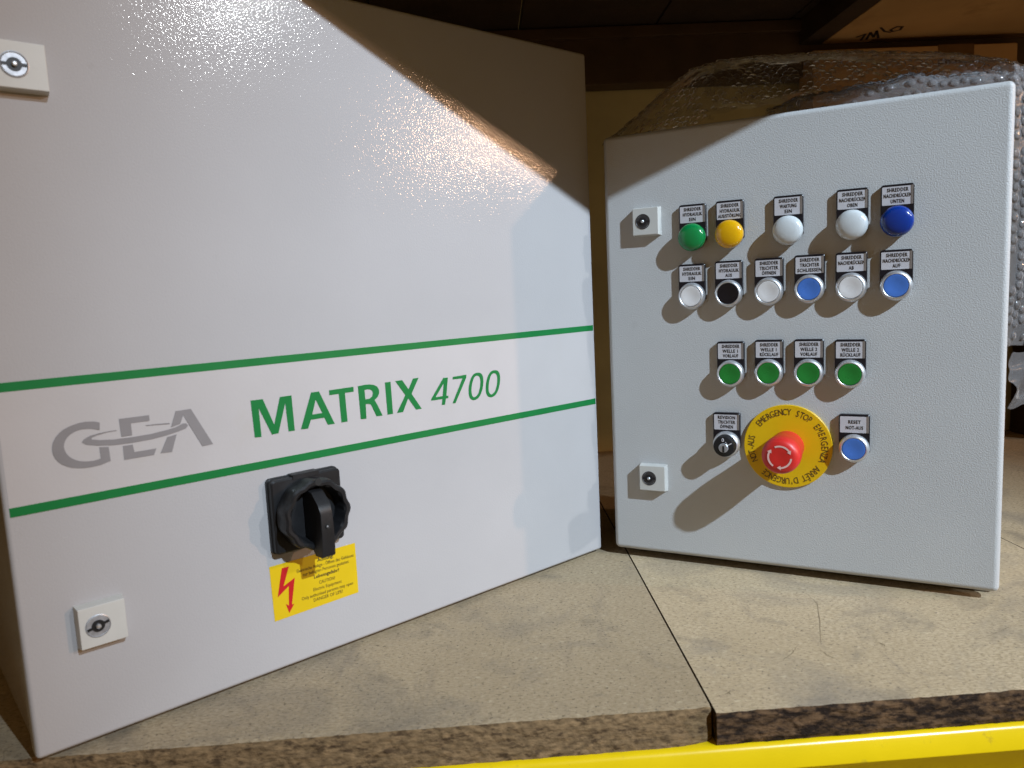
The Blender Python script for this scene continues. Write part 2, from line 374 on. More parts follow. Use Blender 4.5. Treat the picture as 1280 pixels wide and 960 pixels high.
marks(pale, [([(1010, 744), (1022, 755), (1025, 780), (1026, 806)], 0.0013), ([(1024, 811), (1036, 820), (1045, 823)], 0.0012), ([(978, 826), (990, 817), (997, 807)], 0.0020), ([(906, 868), (911, 866), (914, 869)], 0.003),
             ([(1098, 803), (1102, 805), (1106, 808)], 0.004), ([(1230, 797), (1255, 787), (1278, 777)], 0.0009)])
def rack_beam(label, z, y, lip):
    t = thing('rack_beam', label, 'rack beam', (0, 0.5475, 0), SHELF_YAW+0.0200)
    bm = bmesh.new()
    # section (y, z): ledge that carries the boards, rounded lip, undercut front
    f = y-lip
    sec = [(y+0.05, z), (f+0.007, z), (f+0.004, z-0.0003), (f+0.0015, z-0.0016), (f+0.0003, z-0.0038), (f-0.0003, z-0.0055), (f-0.0052, z-0.0160), (f-0.0052, z-0.0172), (f-0.0036, z-0.0182),
           (f+0.012, z-0.031), (f+0.05, z-0.075), (f+0.05, z-0.10), (y+0.06, z-0.10)]
    ends = []
    for x in (-1.4, 1.5): ends.append([bm.verts.new((x, a, b)) for a, b in sec])
    n = len(sec)
    for i in range(n):
        j = (i+1) % n; bm.faces.new((ends[0][i], ends[0][j], ends[1][j], ends[1][i]))
    bm.faces.new(ends[0]); bm.faces.new(ends[1])
    mesh_obj('profile', bm, M['beam_yellow'], t, smooth=40)
    return t
rack_beam('glossy yellow steel rack beam carrying the front edges of the chipboard boards', -0.0272, -0.0027, 0.003)

# upper beam: its lower front edge cuts off the lamp light along the diagonal shadow on both doors
t = thing('upper_rack_beam', 'yellow rack beam of the level above whose edge shades both cabinets', 'rack beam', (0, 0.5475, 0), SHELF_YAW)
UB = 0.697
bm = bmesh.new(); box(bm, -1.6, 3.6, 0.0, 0.05, UB, UB+0.09, 0.002, 2); mesh_obj('profile', bm, M['beam_yellow'], t, smooth=40, wn=True)
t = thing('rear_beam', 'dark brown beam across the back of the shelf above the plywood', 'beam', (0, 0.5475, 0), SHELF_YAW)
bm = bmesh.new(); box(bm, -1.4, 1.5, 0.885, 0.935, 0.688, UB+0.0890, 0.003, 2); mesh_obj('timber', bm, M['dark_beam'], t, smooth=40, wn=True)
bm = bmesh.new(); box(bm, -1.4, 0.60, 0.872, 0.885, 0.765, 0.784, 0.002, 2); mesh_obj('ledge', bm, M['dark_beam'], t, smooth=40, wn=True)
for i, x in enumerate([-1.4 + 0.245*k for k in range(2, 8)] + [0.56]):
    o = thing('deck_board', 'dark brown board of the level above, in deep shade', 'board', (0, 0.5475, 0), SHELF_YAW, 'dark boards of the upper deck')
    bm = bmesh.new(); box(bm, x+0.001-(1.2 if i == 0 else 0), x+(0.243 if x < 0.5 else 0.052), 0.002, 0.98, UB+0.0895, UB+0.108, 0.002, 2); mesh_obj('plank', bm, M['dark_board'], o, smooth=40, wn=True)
o = thing('deck_board', 'long unseen dark board added on the level above to block lamp light, beyond the box with handwriting', 'board', (0, 0.5475, 0), SHELF_YAW)
bm = bmesh.new(); box(bm, 1.352, 3.9, 0.002, 0.98, UB+0.0895, UB+0.108, 0.002, 2); mesh_obj('plank', bm, M['dark_board'], o, smooth=40, wn=True)  # out-of-view board, added to keep lamp light off the back wall
t = thing('shade_block', 'dark timber block added to stand in for shade beside the box with handwriting underneath', 'timber', (0, 0.5475, 0), SHELF_YAW)
bm = bmesh.new(); box(bm, 0.575, 0.6145, 0.052, 0.884, 0.742, UB+0.0893, 0.002, 2); mesh_obj('timber', bm, M['dark_board'], t, smooth=40, wn=True)  # added dark block, its colour stands in for shade over the box side
# back wall of plywood
bm = bmesh.new(); box(bm, -1.4, 1.5, 0.945, 0.962, -0.02, 0.9)
o = mesh_obj('back_wall', bm, M['back_panel']); o.location = (0, 0.5475, 0); o.rotation_euler = (0, 0, SHELF_YAW); o['kind'] = 'structure'
# dark upright at the right end
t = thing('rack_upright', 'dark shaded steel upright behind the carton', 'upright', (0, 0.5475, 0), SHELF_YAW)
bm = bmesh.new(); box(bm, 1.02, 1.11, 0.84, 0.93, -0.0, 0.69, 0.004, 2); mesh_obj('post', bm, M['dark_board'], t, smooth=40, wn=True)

# ------------------------------------------------------------------ cartons
def stroke_mesh(bm, pts, w, fix):
    """flat marker stroke: pts 2-D polyline, fix maps (a, b) -> 3-D"""
    for (a0, b0), (a1, b1) in zip(pts, pts[1:]):
        d = Vector((a1-a0, b1-b0)); 
        if d.length < 1e-9: continue
        n = Vector((-d.y, d.x)).normalized()*w/2; e = d.normalized()*w*0.3
        q = [(a0-e.x+n.x, b0-e.y+n.y), (a1+e.x+n.x, b1+e.y+n.y), (a1+e.x-n.x, b1+e.y-n.y), (a0-e.x-n.x, b0-e.y-n.y)]
        bm.faces.new([bm.verts.new(fix(*p)) for p in q])
t = thing('carton', 'tall brown cardboard box standing behind the control cabinet', 'carton', (0.742, 1.415, 0), SHELF_YAW, 'brown cardboard cartons')
bm = bmesh.new(); box(bm, -0.185, 0.185, 0, 0.06, 0, 0.722, 0.003, 2); mesh_obj('body', bm, M['carton_b'], t, smooth=40, wn=True)
bm = bmesh.new(); box(bm, 0.04, 0.105, -0.0008, 0.03, 0.690, 0.7228); mesh_obj('tape', bm, M['tape'], t)
bm = bmesh.new(); box(bm, 0.150, 0.1845, -0.0010, 0.0, 0.635, 0.690); lb = mesh_obj('paper_label', bm, M['paper'], t)
bm = bmesh.new(); stroke_mesh(bm, [(0.158, 0.683), (0.182, 0.665)], 0.006, lambda a, b: (a, -0.0014, b)); mesh_obj('marker_line', bm, M['marker'], lb)
UC = 0.742
t = thing('carton', 'brown cardboard box on the level above with handwriting on its underside', 'carton', (0, 0.5475, UC), SHELF_YAW, 'brown cardboard cartons')
bm = bmesh.new(); box(bm, 0.615, 1.35, 0.052, 0.882, 0, 0.35, 0.003, 2); mesh_obj('body', bm, M['carton'], t, smooth=40, wn=True)
bm = bmesh.new(); box(bm, 0.70, 1.30, 0.86, 0.8835, -0.0006, 0.12); mesh_obj('tape', bm, M['tape'], t)
cs, sn = math.cos(SHELF_YAW), math.sin(SHELF_YAW)
def under(x, y):                     # photo pixel on the carton's underside -> carton coordinates
    d = ray(x, y); k = (UC-EYE.z)/d.z; P = EYE + d*k; q = P - Vector((0, 0.5475, 0))
    return (q.x*cs + q.y*sn, -q.x*sn + q.y*cs)
bm = bmesh.new()
for pl in ([(1083, 49), (1088, 40), (1092, 46), (1096, 38), (1098, 47)], [(1101, 34), (1106, 39), (1113, 40)], [(1129, 33), (1121, 33), (1113, 37), (1116, 39), (1125, 37), (1128, 33)], [(1071, 46), (1082, 42), (1076, 50)]):
    stroke_mesh(bm, [under(*p) for p in pl], 0.0042, lambda a, b: (a, b, -0.0007))
mesh_obj('lettering', bm, M['marker'], t)

# ------------------------------------------------------------------ cabinets
def cabinet(name, label, O, X, W, H, Z, depth, coat, rad):
    t = thing(name, label, 'cabinet', (O.x, O.y, 0), math.atan2(X.y, X.x))
    bm = bmesh.new(); box(bm, 0, W, 0, 0.019, Z, Z+H, rad, 5); mesh_obj('door', bm, M[coat], t, smooth=50, wn=True)
    bm = bmesh.new(); box(bm, 0.007, W-0.007, 0.018, 0.026, Z+0.007, Z+H-0.007); mesh_obj('gasket', bm, M['gasket'], t)
    bm = bmesh.new(); box(bm, 0.003, W-0.003, 0.0255, depth, 0.0005, Z+H-0.003, 0.004, 3); mesh_obj('body', bm, M[coat], t, smooth=50, wn=True)
    return t
big = cabinet('electrical_cabinet', 'large white electrical cabinet with green stripes and black rotary main switch', OL, XL, WL, HL, ZL, 0.21, 'powder_smooth', 0.0035)
ctl = cabinet('control_cabinet', 'small light grey control cabinet with rows of push buttons and red emergency stop', OR, XR, WR, HR, ZR, 0.20, 'powder_rough', 0.006)

def lock(parent, u, v, Z, w, h, T, du, ang, rad=0.0078, metal='dark_zinc'):
    bm = bmesh.new(); vs = box(bm, u-w/2, u+w/2, -T, 0.001, Z+v-h/2, Z+v+h/2)
    for vv in bm.verts:
        if vv.co.y < -T*0.5:
            vv.co.x += 0.0012*(1 if vv.co.x < u else -1); vv.co.z += 0.0012*(1 if vv.co.z < Z+v else -1)
    bmesh.ops.bevel(bm, geom=bm.edges[:], offset=0.0007, segments=2, profile=0.5, affect='EDGES')
    lk = mesh_obj('lock', bm, M['lock_plastic'], parent, smooth=35, wn=True)
    cx, cz = u+du, Z+v
    bm = bmesh.new(); lathe(bm, cx, cz, [(rad+0.0006, T-0.001), (rad+0.0006, T+0.0004), (rad, T+0.0006), (rad-0.0004, T+0.0001), (rad-0.0008, T-0.0002)], 32)
    lathe(bm, cx, cz, [(0, T+0.0002), (rad-0.0007, T+0.0002)], 32); mesh_obj('lock_insert', bm, M[metal], lk, smooth=30)
    bm = bmesh.new(); lathe(bm, cx, cz, [(0.0046, T+0.0001), (0.0046, T+0.0005), (0, T+0.0005)], 24)
    ca, sa = math.cos(ang), math.sin(ang)
    q = [(-rad*0.93, -0.0011), (rad*0.93, -0.0011), (rad*0.93, 0.0011), (-rad*0.93, 0.0011)]
    bm.faces.new([bm.verts.new((cx+a*ca-b*sa, -T-0.00045, cz+a*sa+b*ca)) for a, b in q])
    mesh_obj('key_slot', bm, M['dark_metal'], lk)
    bm = bmesh.new(); lathe(bm, cx, cz, [(0.0017, T+0.0004), (0.0017, T+0.0022), (0.001, T+0.003), (0, T+0.0031)], 16); mesh_obj('key_pin', bm, M['chrome'], lk, smooth=40)

# ---- big cabinet: band, stripes, lettering, logo
def film_quad(name, m, parent, x0, x1, z0, z1, h0, h1):
    bm = bmesh.new(); box(bm, x0, x1, -h1, -h0, z0, z1); return mesh_obj(name, bm, m, parent)
E1 = 0.0020
film_quad('band', M['band'], big, 0.0036, WL-0.0036, ZL+0.1900, ZL+0.2727, -0.0004, 0.00025)
film_quad('stripe', M['green_vinyl'], big, 0.0036, WL-0.0008-0.0028, ZL+0.1835, ZL+0.1902, -0.0004, 0.00045)
film_quad('stripe', M['green_vinyl'], big, 0.0036, WL-0.0008-0.0028, ZL+0.2725, ZL+0.2790, -0.0004, 0.00045)
def crop(pts, x0, y0, s): return [(lambda q: (q[0], q[1]+ZL))(fl(x0+x/s, y0+y/s)) for x, y in pts]
def A_(p): return crop(p, 300, 470, 7.111)
def B_(p): return crop(p, 460, 450, 7.111)
def G_(p): return crop(p, 40, 490, 5.12)
H0, H1 = 0.0002, 0.0006
letters = [
    [A_([(92,218),(200,205),(303,432),(352,186),(455,172),(485,484),(430,492),(400,240),(340,508),(283,520),(163,283),(190,540),(130,546)])],
    [A_([(540,474),(630,146),(700,137),(840,424),(780,433),(748,370),(628,388),(604,466)]), A_([(640,342),(670,208),(730,328)])],
    [A_([(790,127),(1006,95),(1008,138),(930,150),(954,404),(900,412),(876,158),(792,170)])],
    [A_([(1046,90),(1100,79),(1145,74),(1185,78),(1218,95),(1234,125),(1234,155),(1222,185),(1194,212),(1222,262),(1265,350),(1212,358),(1170,268),(1158,252),(1140,247),(1115,250),(1122,378),(1072,384)]),
     A_([(1104,124),(1130,118),(1155,119),(1173,132),(1179,155),(1172,182),(1150,201),(1112,208)])],
    [B_([(148,200),(198,193),(220,478),(172,485)])],
    [B_([(240,187),(300,178),(358,260),(398,165),(447,157),(385,300),(475,432),(425,440),(355,340),(310,462),(256,470),(330,312)])],
]
def sl(p): return smooth_loop(p, 4)
z_out = [(975,112),(1005,122),(1021,160),(1020,225),(1005,290),(978,337),(940,356),(908,343),(893,300),(895,232),(912,165),(940,124)]
z_in = [(968,139),(988,150),(997,188),(992,250),(974,305),(944,330),(925,317),(917,280),(921,222),(936,167),(952,144)]
digits = [
    [B_([(560,348),(668,158),(707,156),(694,318),(712,317),(710,338),(690,342),(682,396),(654,400),(659,346),(560,361)]), B_([(598,330),(670,207),(662,321)])],
    [B_([(752,150),(872,130),(870,158),(776,382),(750,384),(838,163),(750,172)])],
    [B_(sl(z_out)), B_(sl(z_in))],
    [B_(sl([(a*0.975+175, b*0.985-20) for a, b in z_out])), B_(sl([(a*0.975+175, b*0.985-20) for a, b in z_in]))],
]
for ch in letters + digits: flat_shape('letter', ch, M['green_vinyl'], big, H0, H1)
logo = flat_shape('logo', [G_([(432,195),(400,188),(340,190),(303,197),(270,207),(233,222),(200,240),(172,264),(150,290),(134,320),(128,350),(128,376),(135,400),(147,425),(165,445),(190,463),(220,475),(253,484),(290,487),(330,486),(370,482),(405,475),(440,466),(503,440),(490,350),(430,353),(440,425),(400,438),(370,442),(340,444),(308,442),(280,435),(255,424),(235,410),(219,391),(208,370),(203,350),(205,330),(213,309),(225,290),(243,272),(265,258),(291,246),(320,238),(350,235),(380,235),(432,243)])], M['logo_grey'], big, H0, H1)
sw = [(318,322),(335,300),(370,280),(430,262),(490,250),(540,243),(540,248),(480,258),(420,275),(382,292),(380,303),(430,307),(520,303),(640,288),(760,268),(860,243),(915,226),(945,212),(965,200),(985,200),(998,212),(985,232),(940,250),(860,277),(760,303),(640,325),(520,340),(420,343),(345,337)]
flat_shape('logo_swoosh', [G_(sw)], M['logo_grey'], logo, H0, H1)
flat_shape('logo_swoosh', [G_([(725,212),(800,203),(880,197),(880,205),(800,210),(735,217)])], M['logo_grey'], logo, H0, H1)
flat_shape('logo_letter', [G_([(555,172),(748,147),(752,183),(632,200),(640,277),(571,286)])], M['logo_grey'], logo, H0, H1)
flat_shape('logo_letter', [G_([(580,345),(643,336),(655,384),(795,360),(780,402),(590,434)])], M['logo_grey'], logo, H0, H1)
flat_shape('logo_letter', [G_([(918,122),(1015,107),(1158,332),(1090,347),(966,148),(948,203),(888,226)])], M['logo_grey'], logo, H0, H1)
flat_shape('logo_letter', [G_([(865,288),(925,270),(895,383),(822,392)])], M['logo_grey'], logo, H0, H1)

# ---- warning sticker
def W_(p): return crop(p, 330, 670, 8.731)
ws = flat_shape('warning_sticker', [W_([(55,340),(990,75),(1030,612),(118,935)])], M['label_yellow'], big, -0.0003, 0.0003)
flat_shape('lightning_arrow', [W_([(192,352),(268,332),(210,550),(333,455),(303,745),(328,737),(275,838),(237,742),(270,757),(268,545),(148,668)])], M['bolt_red'], ws, 0.0001, 0.0005)
q = W_([(55,340),(990,75),(1030,612),(118,935)]); sx0 = (q[0][0]+q[3][0])/2; sx1 = (q[1][0]+q[2][0])/2; sz1 = (q[0][1]+q[1][1])/2; sz0 = (q[2][1]+q[3][1])/2
cxs = sx0 + (sx1-sx0)*0.64; hh = sz1-sz0; ww = sx1-sx0
for s, fz, fw, bold in [('Achtung!', 0.875, 0.19, 0.02), ('Elektrische Anlage - Öffnen des Gehäuses', 0.775, 0.68, 0.0), ('nur befugten Personen gestattet', 0.68, 0.55, 0.0), ('Lebensgefahr!', 0.575, 0.30, 0.02),
                        ('CAUTION!', 0.445, 0.19, 0.0), ('Electric Equipment', 0.34, 0.34, 0.0), ('Only authorised persons may open', 0.235, 0.62, 0.0), ('DANGER OF LIFE!', 0.14, 0.35, 0.0)]:
    lettering('lettering', s, hh*0.09, cxs - ww*0.01, sz0+hh*fz, M['label_ink'], ws, 0.0001, 0.0005, bold=bold, width=ww*fw)

# ---- locks of the big cabinet
lock(big, 0.0518, 0.0915, ZL, 0.0345, 0.0335, 0.0095, -0.0035, 0.25, 0.0082, 'lock_metal')
lock(big, 0.0418, 0.4935, ZL, 0.0345, 0.0335, 0.0095, -0.0035, 0.0, 0.0082, 'lock_metal')

# ---- main switch
su, sv_ = 0.2228, 0.1402+ZL
PT = 0.0105
bm = bmesh.new(); hw = 0.0337
def rrect(cx, cz, hw_, hh_, r, n=5):
    out = []
    for sx_, sz_, a0 in ((1, 1, 0), (-1, 1, 90), (-1, -1, 180), (1, -1, 270)):
        for k in range(n+1):
            a = math.radians(a0+90*k/n); out.append((cx+sx_*(hw_-r)+r*math.cos(a), cz+sz_*(hh_-r)+r*math.sin(a)))
    return out
def stack(bm, loops_h):
    rings = [[bm.verts.new((x, -h, z)) for x, z in lp] for lp, h in loops_h]
    for A, B in zip(rings, rings[1:]):
        n = len(A)
        for i in range(n): j = (i+1) % n; bm.faces.new((A[i], A[j], B[j], B[i]))
    bm.faces.new(rings[-1])
    return rings
stack(bm, [(rrect(su, sv_, hw, hw, 0.004), -0.0005), (rrect(su, sv_, hw, hw, 0.004), 0.0035), (rrect(su, sv_, hw-0.0008, hw-0.0008, 0.0038), 0.0042), (rrect(su, sv_, hw-0.0008, hw-0.0008, 0.0038), PT-0.0012), (rrect(su, sv_, hw-0.0022, hw-0.0022, 0.003), PT)])
box(bm, su-0.013, su+0.012, -PT-0.0004, -0.001, sv_+hw-0.0035, sv_+hw+0.0011, 0.0004, 1)
sw_o = mesh_obj('main_switch', bm, M['black_plastic'], big, smooth=35)
def scal(r, h, a): return r*(1 + (0.030*math.cos(11*a) if h > 0.0135 and r > 0.026 else 0))
bm = bmesh.new()
lathe(bm, su, sv_, [(0.0305, PT-0.001), (0.0305, 0.0145), (0.0300, 0.0165), (0.0308, 0.0172), (0.0312, 0.0250), (0.0305, 0.0285), (0.0288, 0.0300), (0.0262, 0.0298), (0.0248, 0.0280), (0.0225, 0.0150), (0.0, 0.0145)], 132, scal)
mesh_obj('collar', bm, M['black_plastic'], sw_o, smooth=35)
bm = bmesh.new(); lathe(bm, su+0.0015, sv_+0.0291, [(0.0032, 0.0292), (0.0032, 0.0301), (0.0, 0.0301)], 20); mesh_obj('screw_hole', bm, M['gasket'], sw_o)
# grip: tapering bar over the full collar, highest over the lower half
bm = bmesh.new()
sec = [(0.023, 0.016, 0.0062), (0.021, 0.029, 0.0058), (0.012, 0.0405, 0.0060), (0.004, 0.0440, 0.0056), (-0.018, 0.0445, 0.0060), (-0.0335, 0.0430, 0.0062), (-0.0350, 0.0410, 0.0062)]
top = [[bm.verts.new((su+sx_*w, -h, sv_+dz)) for sx_ in (-1, 1)] for dz, h, w in sec]
low = [[bm.verts.new((su+sx_*(w+0.0012), -(0.0152 if dz > -0.022 else 0.031), sv_+dz)) for sx_ in (-1, 1)] for dz, h, w in sec]
for k in range(len(sec)-1):
    bm.faces.new((top[k][0], top[k][1], top[k+1][1], top[k+1][0]))
    bm.faces.new((low[k][0], top[k][0], top[k+1][0], low[k+1][0])); bm.faces.new((top[k][1], low[k][1], low[k+1][1], top[k+1][1]))
    bm.faces.new((low[k][1], low[k][0], low[k+1][0], low[k+1][1]))
bm.faces.new((low[0][0], low[0][1], top[0][1], top[0][0])); bm.faces.new((top[-1][0], top[-1][1], low[-1][1], low[-1][0]))
bmesh.ops.recalc_face_normals(bm, faces=bm.faces[:])
bmesh.ops.bevel(bm, geom=[e for e in bm.edges if e.calc_face_angle(0) > 0.5], offset=0.0008, segments=2, profile=0.5, affect='EDGES')
grip = mesh_obj('grip', bm, M['black_plastic'], sw_o, smooth=35, wn=True)
bm = bmesh.new(); lathe(bm, su, sv_-0.007, [(0.0022, 0.0440), (0.0022, 0.0451), (0.0016, 0.0451), (0.0, 0.0446)], 16); mesh_obj('grip_hole', bm, M['gasket'], grip)
bm = bmesh.new(); lathe(bm, su-0.0006, sv_-0.007, [(0.0009, 0.0449), (0.0006, 0.0455), (0.0, 0.0456)], 10); mesh_obj('rivet', bm, M['lock_metal'], grip, smooth=40)

# ---- control cabinet: locks, buttons
lock(ctl, 0.0517, 0.3888, ZR, 0.0318, 0.0322, 0.0092, -0.0028, 0.0)
lock(ctl, 0.0522, 0.0930, ZR, 0.0328, 0.0318, 0.0092, -0.0035, 0.0)

def label_plate(part, u, v, lines, top=0.0352):
    """black holder with a white printed insert above the button"""
    w = 0.0147; zt = v+top; zb = v-0.004
    bm = bmesh.new(); lp = [(u-w, zb), (u+w, zb), (u+w, zt-0.0022), (u+w-0.0006, zt-0.0007), (u+w-0.0022, zt), (u-w+0.0022, zt), (u-w+0.0006, zt-0.0007), (u-w, zt-0.0022)]
    ins = [((x-u)*0.975+u, (z-zb)*0.99+zb) for x, z in lp]
    stack(bm, [(lp, -0.0003), (lp, 0.0046), (ins, 0.0050)])
    mesh_obj('label_plate', bm, M['plate_black'], part, smooth=30)
    ix0, ix1, iz0, iz1 = u-w+0.0012, u+w-0.0024, v+0.0160, zt-0.0022
    bm = bmesh.new(); lp = rrect((ix0+ix1)/2, (iz0+iz1)/2, (ix1-ix0)/2, (iz1-iz0)/2, 0.0008, 3); stack(bm, [(lp, 0.0048), (lp, 0.0052)])
    mesh_obj('label_insert', bm, M['paper'], part)
    # clear cover rim to the right and above
    bm = bmesh.new(); box(bm, ix1-0.0004, u+w-0.0009, -0.0055, -0.0049, iz0, iz1+0.0004); mesh_obj('cover_edge', bm, M['cover'], part)
    n = len(lines); H = iz1-iz0; cx = (ix0+ix1)/2+0.0008
    for k, s in enumerate(lines):
        z = iz1 - H*((k+0.62)/(n+0.25) if n == 3 else (k+0.95)/(n+0.8))
        wd = min(0.0024*len(s)*0.98, 0.0245)
        lettering('lettering', s, 0.0050, cx, z, M['ink'], part, 0.0050, 0.0054, bold=0.022, width=wd, height=None, spacing=1.12)
M['cover'] = mat('grey_clear_cover', (0.20, 0.17, 0.15), 0.25, spec=0.5, var=0.1)

def push_button(u, v, capm, lines, label):
    v += ZR
    bm = bmesh.new()
    lathe(bm, u, v, [(0.0143, -0.0003), (0.0146, 0.0045), (0.0148, 0.0060), (0.0146, 0.0080), (0.0136, 0.0108), (0.0127, 0.0117), (0.0119, 0.0119), (0.01145, 0.0115), (0.0113, 0.0085)], 48)
    b = mesh_obj('push_button', bm, M['chrome'], ctl, smooth=45); b['label'] = label
    bm = bmesh.new(); lathe(bm, u, v, [(0.0111, 0.0080), (0.0111, 0.0112), (0.0107, 0.0117), (0.0095, 0.0117), (0.006, 0.0112), (0.003, 0.0109), (0, 0.0108)], 48)
    mesh_obj('cap', bm, capm, b, smooth=50)
    label_plate(b, u, v, lines)
def indicator(u, v, lensm, lines, label):
    v += ZR
    bm = bmesh.new(); lathe(bm, u, v, [(0.0140, -0.0003), (0.0142, 0.0062)], 48); lathe(bm, u, v, [(0.0142, 0.0062), (0.0, 0.0062)], 48)
    b = mesh_obj('indicator_lamp', bm, M['plate_black'], ctl, smooth=45); b['label'] = label
    bm = bmesh.new(); lathe(bm, u, v, [(0.0146, 0.0058), (0.0150, 0.0068), (0.0150, 0.0100), (0.0146, 0.0122), (0.0135, 0.0142), (0.0115, 0.0158), (0.008, 0.0170), (0.004, 0.0176), (0, 0.0178)], 48)
    mesh_obj('lens', bm, lensm, b, smooth=60)
    label_plate(b, u, v, lines, 0.0358)
S = 'SHREDDER'
ROW1, ROW2, ROW3 = 0.3675, 0.3052, 0.2180
indicator(0.1038, ROW1, M['lens_green'], [S, 'HYDRAULIK', 'EIN'], 'green domed indicator lamp')
indicator(0.1440, ROW1+.0005, M['lens_yellow'], [S, 'HYDRAULIK', 'AUS/STÖRUNG'], 'yellow domed indicator lamp')
indicator(0.2036, ROW1, M['lens_white'], [S, 'WARTUNG', 'EIN'], 'white domed indicator lamp marked Wartung')
indicator(0.2644, ROW1+.0007, M['lens_white'], [S, 'NACHDRÜCKEN', 'OBEN'], 'white domed indicator lamp beside the dark blue one')
indicator(0.3047, ROW1+.001, M['lens_blue'], [S, 'NACHDRÜCKEN', 'UNTEN'], 'dark blue domed indicator lamp')
push_button(0.1020, ROW2-.0018, M['cap_white'], [S, 'HYDRAULIK', 'EIN'], 'white push button beside the black one')
push_button(0.1422, ROW2-.0004, M['cap_black'], [S, 'HYDRAULIK', 'AUS'], 'black push button')
push_button(0.1840, ROW2, M['cap_white'], [S, 'TRICHTER', 'ÖFFNEN'], 'white push button marked Trichter öffnen')
push_button(0.2243, ROW2+.0010, M['cap_blue'], [S, 'TRICHTER', 'SCHLIESSEN'], 'blue push button marked Trichter schliessen')
push_button(0.2639, ROW2+.0010, M['cap_white'], [S, 'NACHDRÜCKEN', 'AB'], 'white push button marked Nachdrücken ab')
push_button(0.3047, ROW2+.0010, M['cap_blue'], [S, 'NACHDRÜCKEN', 'AUF'], 'blue push button marked Nachdrücken auf')
for u, w, d, dv in ((0.1432, 1, 'VORLAUF', -.0008), (0.1836, 1, 'RÜCKLAUF', .0006), (0.2237, 2, 'VORLAUF', .0008), (0.2636, 2, 'RÜCKLAUF', 0)):
    push_button(u, ROW3+dv, M['cap_green'], [S, 'WELLE %d' % w, d], 'green push button marked Welle %d %s' % (w, d.capitalize()))
push_button(0.2679, 0.1405, M['cap_blue'], ['RESET', 'NOT-AUS'], 'blue reset push button beside the emergency stop')
# key switch
u, v = 0.1379, 0.1380+ZR
bm = bmesh.new(); lathe(bm, u, v, [(0.0143, -0.0003), (0.0146, 0.0045), (0.0148, 0.0060), (0.0146, 0.0080), (0.0134, 0.0112), (0.0122, 0.0122), (0.0119, 0.0110)], 48)
ks = mesh_obj('key_switch', bm, M['chrome'], ctl, smooth=45); ks['label'] = 'black key operated switch with silver lock core'
bm = bmesh.new(); lathe(bm, u, v, [(0.0118, 0.0060), (0.0118, 0.0185), (0.0110, 0.0210), (0.0098, 0.0216), (0, 0.0216)], 48); mesh_obj('barrel', bm, M['black_plastic'], ks, smooth=40)
bm = bmesh.new(); lathe(bm, u, v-0.0012, [(0.0052, 0.0210), (0.0052, 0.0222), (0.0047, 0.0227), (0, 0.0227)], 32); mesh_obj('lock_core', bm, M['lock_metal'], ks, smooth=40)
film_quad('key_slot', M['gasket'], ks, u-0.0011, u+0.0011, v-0.0060, v+0.0010, 0.0223, 0.0231)
lettering('lettering', '0', 0.0058, u-0.0008, v+0.0072, M['paper'], ks, 0.0214, 0.0219, bold=0.02)
bm = bmesh.new(); stroke_mesh(bm, [(u+0.0052, v+0.0022), (u+0.0086, v+0.0042)], 0.0010, lambda a, b: (a, -0.0219, b))
stroke_mesh(bm, [(u+0.0012+0.006*math.sin(a)*0.6, v-0.0012+0.0068*math.cos(a)) for a in (0.2, 0.5, 0.8, 1.1)], 0.0007, lambda a, b: (a, -0.0220, b)); mesh_obj('position_mark', bm, M['paper'], ks)
label_plate(ks, u, v, ['REVISION', 'TRICHTER', 'ÖFFNEN'])
# emergency stop
u, v = 0.2018, 0.1380+ZR
bm = bmesh.new(); lathe(bm, u, v, [(0.0455, -0.0003), (0.0455, 0.0026), (0.0449, 0.0032), (0.0, 0.0032)], 96)
es = mesh_obj('emergency_stop', bm, M['estop_yellow'], ctl, smooth=35); es['label'] = 'red mushroom emergency stop on a round yellow plate'
bm = bmesh.new()
lathe(bm, u, v, [(0.0172, 0.0030), (0.0174, 0.0200), (0.0182, 0.0290), (0.0192, 0.0350), (0.0195, 0.0400), (0.0193, 0.0450), (0.0187, 0.0506), (0.0172, 0.0538), (0.0150, 0.0556), (0.0120, 0.0565), (0.0085, 0.0566), (0.004, 0.0562), (0, 0.0560)], 64)
kn = mesh_obj('mushroom_head', bm, M['red'], es, smooth=60)
for a0 in (20, 140, 260):
    bm = bmesh.new()
    def ep(r, a): return (u + r*math.sin(math.radians(a)), -0.0570, v + r*math.cos(math.radians(a)))
    for k in range(10):
        a, b = a0-45+k*8, a0-45+(k+1)*8
        bm.faces.new([bm.verts.new(ep(*q)) for q in ((0.0103, a), (0.0121, a), (0.0121, b), (0.0103, b))])
    e = a0+35
    bm.faces.new([bm.verts.new(ep(*q)) for q in ((0.0088, e), (0.0136, e), (0.0112, e+19))])
    mesh_obj('turn_arrow', bm, M['red_mark'], kn)
def ring_text(s, a0, a1, r, size):
    n = len(s)
    for k, chh in enumerate(s):
        if chh == ' ': continue
        a = math.radians(a0 + (a1-a0)*k/(n-1))
        lettering('lettering', chh, size, u + r*math.sin(a), v + r*math.cos(a), M['label_ink'], es, 0.0030, 0.0035, bold=0.0, rot=-a, xs=0.72)
ring_text('EMERGENCY STOP', -51, 37, 0.0375, 0.0100)
ring_text('EMERGENZA', 52, 111, 0.0375, 0.0100)
ring_text("ARRÊT D'URGENCE", 127, 219, 0.0375, 0.0100)
ring_text('NOT-AUS', 245, 284, 0.0375, 0.0100)

